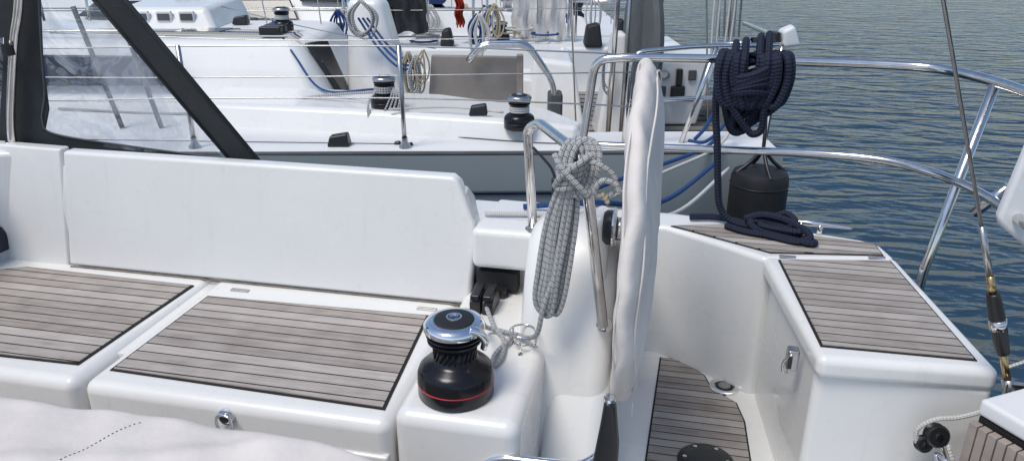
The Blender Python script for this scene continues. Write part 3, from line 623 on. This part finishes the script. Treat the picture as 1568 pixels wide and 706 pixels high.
    for o in (0.0,0.09):
        tube("table_hoop",bent([(-0.28,4.85+o,1.56),(-0.20,4.85+o,1.66),(0.10,4.85+o,1.665),(0.27,4.85+o,1.42),(0.285,4.85+o,1.10)],0.07,6),0.019,STEEL,Nb,smooth=False,seg=12)
    box("hoop_pad",0.235,0.33,4.83,4.97,1.14,1.36,GREYC,Nb,0.02)
    hexa("helm_seat",[(0.12,5.3,1.0),(0.52,5.2,1.0),(0.52,5.9,1.0),(0.12,5.9,1.0)],[(0.15,5.4,1.50),(0.44,5.35,1.47),(0.44,5.9,1.50),(0.15,5.9,1.53)],GEL,Nb,0.04,4)
    lathe("wheel_cover",[(0,-0.05),(0.3,-0.05),(0.43,-0.03),(0.45,0),(0.43,0.03),(0.3,0.055),(0,0.06)],GREYC,Nb,(0.82,4.85,1.68),rot=(0,math.radians(90),math.radians(4)))
    hexa("helm_pedestal",[(0.56,4.9,1.0),(0.76,4.9,1.0),(0.76,5.3,1.0),(0.56,5.3,1.0)],[(0.66,4.98,1.72),(0.75,4.98,1.72),(0.75,5.15,1.72),(0.66,5.15,1.72)],GEL,Nb,0.03)
    # transom locker with sockets
    prism("transom_locker",[(0.93,1.06),(1.30,1.06),(1.42,1.56),(0.93,1.56)],5.2,5.6,GEL,Nb,0.02,'y')
    prism("instrument_plate",[(0.985,1.24),(1.27,1.24),(1.33,1.50),(0.985,1.50)],5.185,5.21,WHITEP,Nb,0.008,'y')
    prism("plate_gasket",[(0.978,1.232),(1.276,1.232),(1.338,1.508),(0.978,1.508)],5.192,5.21,GREYC,Nb,0.004,'y')
    lathe("shower_socket",[(0.040,0),(0.040,0.012),(0.03,0.014),(0.028,0.004),(0,0.004)],STEELD,Nb,(1.045,5.183,1.42),rot=(math.radians(90),0,0),seg=24)
    lathe("socket_centre",[(0.022,0.006),(0,0.006)],WHITEP,Nb,(1.045,5.182,1.42),rot=(math.radians(90),0,0),seg=24)
    box("black_plug",1.125,1.165,5.14,5.185,1.35,1.46,BLK,Nb,0.006); box("black_plug_flap",1.095,1.19,5.14,5.185,1.26,1.345,BLK,Nb,0.012)
    box("grey_switch",1.01,1.065,5.17,5.186,1.27,1.34,GREYC,Nb,0.008); box("breaker",1.21,1.265,5.165,5.186,1.38,1.45,GREYC,Nb,0.008)
    for l in (-5.8,-4.6,-3.5,-2.55,-1.69,-0.57):
        dd=3.88 if l>-4 else 3.88+0.09*(-4-l)
        tube("stanchion",[(l,dd,1.26),(l-0.005,dd,1.80)],0.0125,STEELD,Nb,n=1)
        lathe("stanchion_base",[(0.032,0),(0.032,0.012),(0.016,0.035),(0.016,0.06)],STEELD,Nb,(l,dd,1.262))
    for l,l2 in ((-2.05,-2.18),(-2.28,-2.42)):
        tube("gate_brace",[(l,4.3,1.27),(l2,4.3,1.95)],0.014,GREYC,Nb,n=1)
    for z in (1.795,1.53):
        pts=[(-7.5,4.2,z),(-4.6,3.93,z),(-2.55,3.88,z-0.01),(-1.69,3.88,z),(-0.57,3.88,z),(0.35,3.88,z-0.03),(0.62,3.9,z-0.05)]
        tube("lifeline",pts,0.0042,STEELD,Nb,seg=6)
    for (p,q_) in (((-4.6,3.93,1.66),(0.62,3.9,1.66)),((-3.0,5.0,1.72),(0.1,4.9,1.70)),((-2.2,5.9,1.80),(-0.5,5.0,1.62)),((-3.4,6.6,1.75),(0.6,6.6,1.72))):
        mid=((p[0]+q_[0])/2,(p[1]+q_[1])/2,(p[2]+q_[2])/2-0.03)
        tube("thin_line",[p,mid,q_],0.0035,STEELD,Nb,seg=6)
    pr=[(0.60,3.92,1.25),(0.62,3.92,1.76),(0.95,3.98,1.78),(1.45,4.05,1.78),(1.50,4.3,1.78),(1.50,5.0,1.78)]
    tube("pushpit",bent(pr,0.08,6),0.0135,STEEL,Nb,smooth=False)
    tube("pushpit_leg",[(0.918,3.98,1.25),(1.065,3.99,1.77)],0.0135,STEEL,Nb,n=1)
    tube("pushpit_leg",[(1.40,4.05,1.25),(1.43,4.05,1.77)],0.0135,STEEL,Nb,n=1)
    tube("pushpit_mid",[(0.62,3.93,1.50),(1.0,3.99,1.51),(1.42,4.05,1.51),(1.48,4.4,1.51)],0.011,STEEL,Nb)
    tube("light_bar",[(1.08,4.1,1.77),(1.46,4.1,1.79)],0.015,STEEL,Nb,n=1)
    hexa("stern_light",[(1.44,4.04,1.76),(1.53,4.04,1.77),(1.53,4.14,1.77),(1.44,4.14,1.76)],[(1.42,4.04,1.85),(1.48,4.04,1.88),(1.50,4.14,1.88),(1.42,4.14,1.85)],WHITEP,Nb,0.02)
    box("stern_light_lens",1.39,1.42,4.06,4.12,1.77,1.84,BLK,Nb,0.008)
    lathe("clamp",[(0.028,-0.02),(0.028,0.02)],BLK,Nb,(1.30,4.1,1.783),rot=(0,math.radians(90),0),seg=16)
    def dblock(l,d,z,s=1):
        hexa("deck_block",[(l-0.06*s,d-0.045*s,z),(l+0.06*s,d-0.045*s,z),(l+0.06*s,d+0.045*s,z),(l-0.06*s,d+0.045*s,z)],[(l-0.045*s,d-0.03*s,z+0.055*s),(l+0.05*s,d-0.03*s,z+0.07*s),(l+0.05*s,d+0.03*s,z+0.07*s),(l-0.045*s,d+0.03*s,z+0.055*s)],BLK,Nb,0.01)
    dblock(-0.93,3.93,1.265); dblock(-0.19,4.18,1.375,0.9); dblock(-1.72,4.9,1.265,0.6); dblock(-2.35,5.9,1.66,1.4); dblock(-2.1,6.0,1.66,1.0); dblock(-0.62,3.95,1.262,0.35); dblock(-0.55,3.93,1.262,0.3)
    tube("sheet",[(-2.9,4.75,1.28),(-2.0,4.62,1.28),(-1.2,4.55,1.40),(-0.75,4.40,1.46)],0.008,RWB,Nb)
    tube("sheet",[(-0.05,4.12,1.40),(-0.35,4.25,1.40),(-0.7,4.2,1.40)],0.006,RWHITE,Nb)
    tube("sheet",[(-1.7,5.5,1.74),(-1.45,5.1,1.55),(-1.2,4.75,1.40),(-0.80,4.42,1.47)],0.007,RBLUE,Nb)
    tube("deck_seam",[(-1.2,4.35,1.268),(0.0,4.0,1.268),(0.35,3.95,1.268)],0.004,GREYC,Nb,seg=6)
    tube("deck_seam",[(-3.5,4.1,1.2665),(-2.0,4.02,1.2665),(-0.6,3.95,1.2665)],0.003,GREYC,Nb,seg=6)
    for k in range(6):
        tube("control_line",[(-3.0,5.35+k*0.05,1.67),(-1.7,5.3+k*0.06,1.66),(-1.50,5.25+k*0.04,1.655),(-1.3,5.2+k*0.03,1.5)],0.006,(RWHITE,RTAN,RWB,RBLUE,RWHITE,RWB)[k],Nb)
    for k in range(3): box("rope_clutch",-1.75+0.0*k,-1.6,5.32+k*0.11,5.40+k*0.11,1.655,1.72,BLK,Nb,0.01)
    def coil(l,d,z0,z1,mat,w,n=5,r=0.009):
        for i in range(n):
            o=random.uniform(-0.03,0.03); e=random.uniform(-0.04,0.04); y=d+random.uniform(-0.04,0.04)
            tube("rope_coil",[(l+o*0.3,y,z0),(l+o-w,y,z0*0.6+z1*0.4),(l+o-w*0.8,y,z1+0.04+e),(l+o,y,z1+e),(l+o+w*0.8,y,z1+0.04+e),(l+o+w,y,z0*0.6+z1*0.4),(l+o*0.3,y,z0)],r,mat,Nb,seg=6,n=5)
    coil(-0.68,4.98,1.60,1.32,RTAN,0.035,5,0.007); coil(-0.63,4.95,1.58,1.34,RWB,0.03,5,0.007); coil(-0.57,4.95,1.62,1.40,RTAN,0.03,3,0.006)
    coil(-1.02,5.25,1.90,1.68,RWB,0.08,5,0.008); coil(1.16,4.3,2.3,1.62,RWHITE,0.04,4,0.006)
    coil(-0.25,5.9,1.75,1.45,RWHITE,0.05,4,0.008); coil(0.6,4.9,1.62,1.35,RWB,0.03,3,0.006); coil(-0.15,6.7,1.75,1.45,RTAN,0.05,4,0.008)
    coil(-0.30,6.75,1.66,1.42,RBLUE,0.05,6,0.009); coil(0.70,6.7,1.85,1.50,RWHITE,0.04,4,0.007); coil(-1.45,6.5,1.72,1.50,RBLUE,0.04,4,0.008)
    for k in range(3): tube("blue_sheet",[(-1.05+0.03*k,5.3,1.78),(-0.92+0.04*k,5.2,1.61),(-0.75+0.03*k,5.0,1.50+0.02*k),(-0.62,4.95,1.50+0.03*k)],0.008,RBLUE,Nb)
    for k,m in enumerate((RWHITE,RWHITE,RTAN,RWHITE,RWB)):
        tube("backstay_tackle",[(1.17+0.028*k,4.35,1.78),(1.06+0.05*k,4.45,3.6)],0.006,m,Nb,n=1,seg=6)
    tube("backstay_wire",[(0.40,4.6,1.2),(0.22,4.9,4.0)],0.005,STEELD,Nb,n=1)
    tube("backstay_wire",[(1.2,4.5,1.2),(0.95,4.7,4.0)],0.005,STEELD,Nb,n=1)
    tube("radar_pole",bent([(0.60,4.6,1.1),(0.63,4.6,2.3),(0.9,4.9,2.6)],0.1),0.016,STEEL,Nb,smooth=False)
    tube("rail_post",[(0.68,4.6,1.1),(0.70,4.6,2.4)],0.012,STEELD,Nb,n=1)
    # stern gantry on the far side, dark bags and fittings along the far coaming
    tube("stern_gantry",bent([(0.55,6.9,1.4),(0.45,6.9,2.6),(1.35,6.9,2.6),(1.30,6.9,1.2)],0.12),0.018,STEEL,Nb,smooth=False)
    tube("gantry_brace",[(0.50,6.9,1.75),(1.32,6.9,1.75)],0.012,STEEL,Nb,n=1)
    for l,wd,h in ((-2.15,0.25,0.10),(-0.62,0.12,0.14),(0.62,0.16,0.18),(0.88,0.10,0.22),(-3.5,0.3,0.12)):
        hexa("gear_bag",[(l,6.55,1.40),(l+wd,6.55,1.40),(l+wd,6.75,1.40),(l,6.75,1.40)],[(l+0.02,6.58,1.40+h),(l+wd-0.03,6.58,1.42+h),(l+wd-0.03,6.72,1.42+h),(l+0.02,6.72,1.40+h)],BLKR,Nb,0.025,3)
    def cloth(name,l0,l1,d,z0,z1,mat):
        bm=bmesh.new(); nx,nz=24,14; g={}
        for i in range(nx+1):
            for j in range(nz+1):
                l=l0+(l1-l0)*i/nx; z=z0+(z1-z0)*j/nz
                g[i,j]=bm.verts.new((l+0.01*math.sin(j*1.3),d+0.035*math.sin(i*0.9+j*0.35)+0.02*math.sin(i*2.1),z+0.015*math.sin(i*0.8)))
        for i in range(nx):
            for j in range(nz): bm.faces.new((g[i,j],g[i+1,j],g[i+1,j+1],g[i,j+1]))
        finish(name,bm,mat,Nb)
    cloth("folded_sprayhood",-1.35,-0.72,6.6,1.52,2.0,CANVAS)
    cloth("white_dodger",0.0,0.48,6.9,1.42,2.1,WCLOTH)
    cloth("red_ensign",-0.50,-0.42,6.8,1.55,1.95,ORANGE)
    cloth("dark_dodger",-3.0,-2.75,7.0,1.62,2.0,BLUEC)
    for l in (-3.9,-2.7,-1.55,-0.78,-0.36,0.52,0.95,1.3):
        tube("far_stanchion",[(l,7.15,1.3),(l+0.01,7.15,1.95)],0.014,STEEL,Nb,n=1,seg=8)
    for z in (1.92,1.65): tube("far_lifeline",[(-6,7.1,z),(1.3,7.15,z)],0.005,STEELD,Nb,n=1,seg=6)
    for i in range(8):
        a=random.uniform(0,6); l=random.uniform(-1.0,0.3)
        tube("loose_rope",[(l+0.12*math.cos(a+k*1.1),6.85+0.10*math.sin(a+k*1.1),1.42+0.015*i) for k in range(6)],0.009,random.choice((RBLUE,RTAN,RWB,RWHITE)),Nb,seg=6,closed=True)
    for i in range(6):
        l=-1.9+i*0.42
        tube("halyard",[(l,6.0,1.66),(l-0.25+0.1*(i%3),6.0,4.2)],0.005,(RWHITE,STEELD,RTAN)[i%3],Nb,n=1,seg=6)
    tube("spinnaker_pole",[(-6,6.75,1.52),(-1.5,6.85,1.50)],0.035,GREYC,Nb,n=1)
    tube("mooring_turns",[(0.98,3.92,1.30),(1.04,3.95,1.36),(1.10,3.98,1.48),(1.14,3.95,1.62),(1.17,3.92,1.50),(1.12,3.9,1.38),(1.03,3.88,1.30),(0.95,3.93,1.29)],0.010,RBLUE,Nb,seg=6)
    return Nb
neighbour_detail()
for (l,d,z,s) in ((-0.742,4.36,1.375,0.95),(0.04,4.05,1.33,0.95),(-1.66,5.6,1.66,0.85),(-1.3,6.75,1.40,0.9),(-0.1,6.95,1.40,0.9)):
    W=winch(LW(l,d,z),s,0.4,False)
    if s==0.95 and l<-0.5:
        for k in range(3): tube("rope_turn",[(0.056*math.cos(a*math.pi/4),0.056*math.sin(a*math.pi/4),0.095+k*0.013) for a in range(8)],0.007,RWB,W,n=4,seg=6,closed=True)
        for k in range(5):
            tube("hanging_tail",[(0.05,-0.04,0.12),(0.10-k*0.02,-0.10,0.06),(0.05-0.03*k,-0.13,-0.06-0.008*k),(-0.06-0.01*k,-0.12,-0.05),(-0.10,-0.09,0.04),(-0.05,-0.05,0.11)],0.0055,RWB,W,seg=6)
    else:
        for k in range(3): tube("rope_turn",[(0.054*s*math.cos(a*math.pi/4),0.054*s*math.sin(a*math.pi/4),(0.10+k*0.012)*s) for a in range(8)],0.006,(RBLUE if z==1.40 else RWHITE),W,n=4,seg=6,closed=True)

# mooring lines between boats
ML=root("mooring_line")
tube("blue_line",[LW(-0.05,2.9,1.20),LW(0.5,3.4,1.24),LW(0.95,3.72,1.29),LW(1.1,3.9,1.32)],0.010,RBLUE,ML)
tube("white_line",[LW(0.2,3.0,1.18),LW(0.7,3.5,1.23),LW(1.05,3.75,1.30),LW(1.2,3.95,1.40)],0.008,RWHITE,ML)
ML=root("mooring_line")
tube("white_line",[(-0.62,2.45,1.40),(-0.4,2.5,1.398),(-0.2,2.58,1.40),(0.05,3.0,1.25),(0.3,3.6,1.28)],0.009,RWHITE,ML)
tube("blue_line",[(-0.5,2.55,1.40),(-0.25,2.62,1.41),(0.0,3.0,1.3),(0.25,3.7,1.28)],0.010,RBLUE,ML)

# fender
F=root("fender",LW(1.245,3.60,0.74))
lathe("fender_body",[(0,0),(0.06,0.005),(0.115,0.025),(0.136,0.06),(0.142,0.12),(0.142,0.40),(0.140,0.455),(0.130,0.480),(0.10,0.493),(0.05,0.498),(0,0.50)],BLKR,F)
for z in (0.10,0.42): tube("seam",[(0.1425*math.cos(a*0.5236),0.1425*math.sin(a*0.5236),z) for a in range(12)],0.003,BLK,F,n=3,seg=6,closed=True)
for a in (0.3,1.87,3.44,5.01):
    tube("strap",[(0.13*math.cos(a),0.13*math.sin(a),0.475),(0.06*math.cos(a),0.06*math.sin(a),0.53),(0,0,0.60)],0.010,BLK,F,seg=6)
tube("lanyard",[(0,0,0.59),(0,0.05,0.72),(0,0.35,1.03)],0.010,BLK,F,seg=6)

# ================================================================ FARTHER BOATS
def far_boat(l0,d0,canvas,rope,hullmat,sgn=1,seed=1):
    rnd=random.Random(seed)
    Nb=root("sailboat",(0,0,0),A12)
    def q(l,d,z): return (l0+l,d0+d,z)
    bm=bmesh.new(); st=[]
    for l,hw,zg in ((-9.5,0.5,1.5),(-7.5,1.25,1.42),(-5,1.75,1.36),(-2.5,1.9,1.32),(0,1.8,1.30)):
        st.append([bm.verts.new(q(l,1.9+s*hw*k,z)) for s,k,z in ((-1,1,zg),(-1,0.97,0.7),(-1,0.7,0.1),(0,0.3,-0.3),(1,0.7,0.1),(1,0.97,0.7),(1,1,zg))])
    for a,b in zip(st,st[1:]):
        for i in range(6): bm.faces.new((a[i],a[i+1],b[i+1],b[i]))
        bm.faces.new((a[0],b[0],b[6],a[6]))
    bm.faces.new(st[-1]); finish("hull",bm,hullmat,Nb,smooth=False)
    tube("toe_rail",[q(-7.5,0.66,1.43),q(-5,0.16,1.37),q(-2.5,0.01,1.33),q(0,0.11,1.31)],0.018,GREYC,Nb,seg=6)
    tube("hull_stripe",[q(-7.5,0.64,1.25),q(-5,0.14,1.2),q(-2.5,-0.01,1.17),q(0,0.09,1.15)],0.016,NAVYL,Nb,seg=6)
    hexa("coachroof",[q(-8,1.3,1.3),q(-3,0.7,1.28),q(-3,3.1,1.28),q(-8,2.5,1.3)],[q(-7.6,1.5,1.62),q(-3.2,1.0,1.78),q(-3.2,2.8,1.78),q(-7.6,2.3,1.62)],GEL2,Nb,0.06,4)
    hexa("cabin_window",[q(-6.2,1.10,1.42),q(-3.6,0.80,1.42),q(-3.7,0.91,1.62),q(-6.0,1.22,1.58)],[q(-6.2,1.06,1.42),q(-3.6,0.76,1.42),q(-3.7,0.87,1.62),q(-6.0,1.18,1.58)],DGLASS,Nb,0.01)
    for y0 in (0.35,2.85):
        hexa("coaming",[q(-3,y0,1.28),q(-0.3,y0+0.05,1.28),q(-0.3,y0+0.5,1.28),q(-3,y0+0.6,1.28)],[q(-3,y0+0.15,1.62),q(-0.5,y0+0.15,1.48),q(-0.5,y0+0.4,1.48),q(-3,y0+0.45,1.62)],GEL,Nb,0.04,4)
    bm=bmesh.new(); R_=[]
    for k in range(9):
        a=math.pi*k/8; R_.append([bm.verts.new(q(lx,1.9-math.cos(a)*w,1.6+math.sin(a)**0.6*h)) for lx,w,h in ((-3.6,1.0,0.05),(-3.2,1.1,0.45),(-2.6,1.15,0.55))])
    for a,b in zip(R_,R_[1:]):
        for i in range(2): bm.faces.new((a[i],a[i+1],b[i+1],b[i]))
    finish("sprayhood",bm,canvas,Nb)
    tube("mast",[q(-4.2,1.9,1.5),q(-4.2,1.9,14)],0.09,STEELD,Nb,n=1,seg=12)
    tube("boom",[q(-4.1,1.9,2.6),q(-0.6,1.9,2.55)],0.07,WHITEP,Nb,n=1)
    tube("sail_cover",[q(-4.1,1.9,2.75),q(-2.5,1.9,2.72),q(-0.8,1.9,2.64)],0.13,canvas,Nb)
    for s_ in (0.12,3.68):
        for l in (-6,-4.2,-2.9,-1.5,-0.2):
            tube("stanchion",[q(l,s_,1.3),q(l,s_,1.9)],0.014,STEEL,Nb,n=1,seg=8)
        for z in (1.9,1.6): tube("lifeline",[q(-6,s_,z),q(0,s_,z)],0.006,STEEL,Nb,n=1,seg=6)
    tube("pushpit",bent([q(-0.6,0.12,1.3),q(-0.6,0.12,1.92),q(0.0,0.15,1.92),q(0.0,1.0,1.92)],0.1),0.014,STEEL,Nb,smooth=False)
    tube("pushpit",bent([q(-0.6,3.68,1.3),q(-0.6,3.68,1.92),q(0.0,3.6,1.92),q(0.0,2.8,1.92)],0.1),0.014,STEEL,Nb,smooth=False)
    tube("wheel_rim",[q(-0.95,1.9+0.45*math.cos(a*math.pi/8),1.75+0.45*math.sin(a*math.pi/8)) for a in range(16)],0.018,STEELD,Nb,n=3,closed=True)
    hexa("helm_pedestal",[q(-1.2,1.75,1.0),q(-0.95,1.75,1.0),q(-0.95,2.05,1.0),q(-1.2,2.05,1.0)],[q(-1.15,1.8,1.85),q(-1.0,1.8,1.85),q(-1.0,2.0,1.85),q(-1.15,2.0,1.85)],GEL,Nb,0.03)
    for i in range(12):
        l=rnd.uniform(-3.0,-0.4); dd=rnd.choice((0.45,0.5,0.6))
        m=rnd.choice((RBLUE,RWHITE,RWB,rope))
        for k in range(3):
            o=rnd.uniform(-0.04,0.04)
            tube("rope_coil",[q(l+o,dd-0.05,1.60),q(l+o-0.08,dd-0.12,1.45),q(l+o,dd-0.14,1.33),q(l+o+0.08,dd-0.12,1.45),q(l+o,dd-0.05,1.60)],0.010,m,Nb,seg=6,n=4)
    for i in range(8):
        l=rnd.uniform(-6.0,-0.2); z=1.36
        box("deck_fitting",l0+l,l0+l+rnd.uniform(0.08,0.3),d0+0.25,d0+0.32,z,z+rnd.uniform(0.05,0.14),rnd.choice((BLK,GREYC,STEELD)),Nb,0.01)
    for i in range(4):
        l=-2.8+i*0.75
        lathe("winch_drum",[(0.08,0),(0.08,0.05),(0.05,0.08),(0.05,0.12),(0.07,0.15),(0.065,0.19),(0,0.20)],ANOD if i%2 else STEELD,Nb,q(l,0.62,1.56-0.04*i),seg=20)
    for i in range(10):
        l=rnd.uniform(-3.8,0); tube("rigging",[q(l,rnd.uniform(0.1,3.4),1.35),q(l-rnd.uniform(-0.5,0.8),1.9,7)],0.006,rnd.choice((STEELD,RWHITE)),Nb,n=1,seg=6)
    box("bag",l0-2.2,l0-1.95,d0+0.5,d0+0.7,1.6,1.95,BLUEC if seed%2 else GREYC,Nb,0.05)
    return Nb
far_boat(1.25,7.75,CANVAS,RTAN,GEL2,seed=3)
far_boat(0.6,12.1,BLUEC,RBLUE,GEL,seed=4)
far_boat(-0.2,16.6,CREAM,RWHITE,GEL,seed=5)

# ================================================================ light, world, camera
w=bpy.data.worlds.new("World"); SC.world=w; w.use_nodes=True; nt=w.node_tree
bg=nt.nodes["Background"]; sky=nt.nodes.new("ShaderNodeTexSky"); sky.sky_type='NISHITA'; sky.sun_disc=False
sky.sun_elevation=math.radians(62); sky.sun_rotation=math.radians(215); sky.air_density=1.0; sky.dust_density=1.0; sky.ozone_density=1.6
nt.links.new(sky.outputs[0],bg.inputs[0]); bg.inputs[1].default_value=0.15
sd=bpy.data.lights.new("sun",'SUN'); sd.energy=2.2; sd.angle=math.radians(22); sd.color=(1,0.95,0.86)
so=bpy.data.objects.new("sun",sd); col.objects.link(so); so.location=(0,0,20)
az=math.radians(215); el=math.radians(62)
dirv=Vector((math.sin(az)*math.cos(el),math.cos(az)*math.cos(el),math.sin(el)))
so.rotation_euler=dirv.to_track_quat('Z','Y').to_euler()
cd=bpy.data.cameras.new("camera"); cd.sensor_width=36; cd.lens=26.4; cd.clip_start=0.05; cd.clip_end=5000
cam=bpy.data.objects.new("camera",cd); col.objects.link(cam); cam.location=(0,0,2.35)
cam.rotation_euler=(math.radians(90-21.9),0,math.radians(12)); SC.camera=cam
SC.view_settings.view_transform='Standard'; SC.view_settings.look='None'; SC.view_settings.exposure=0
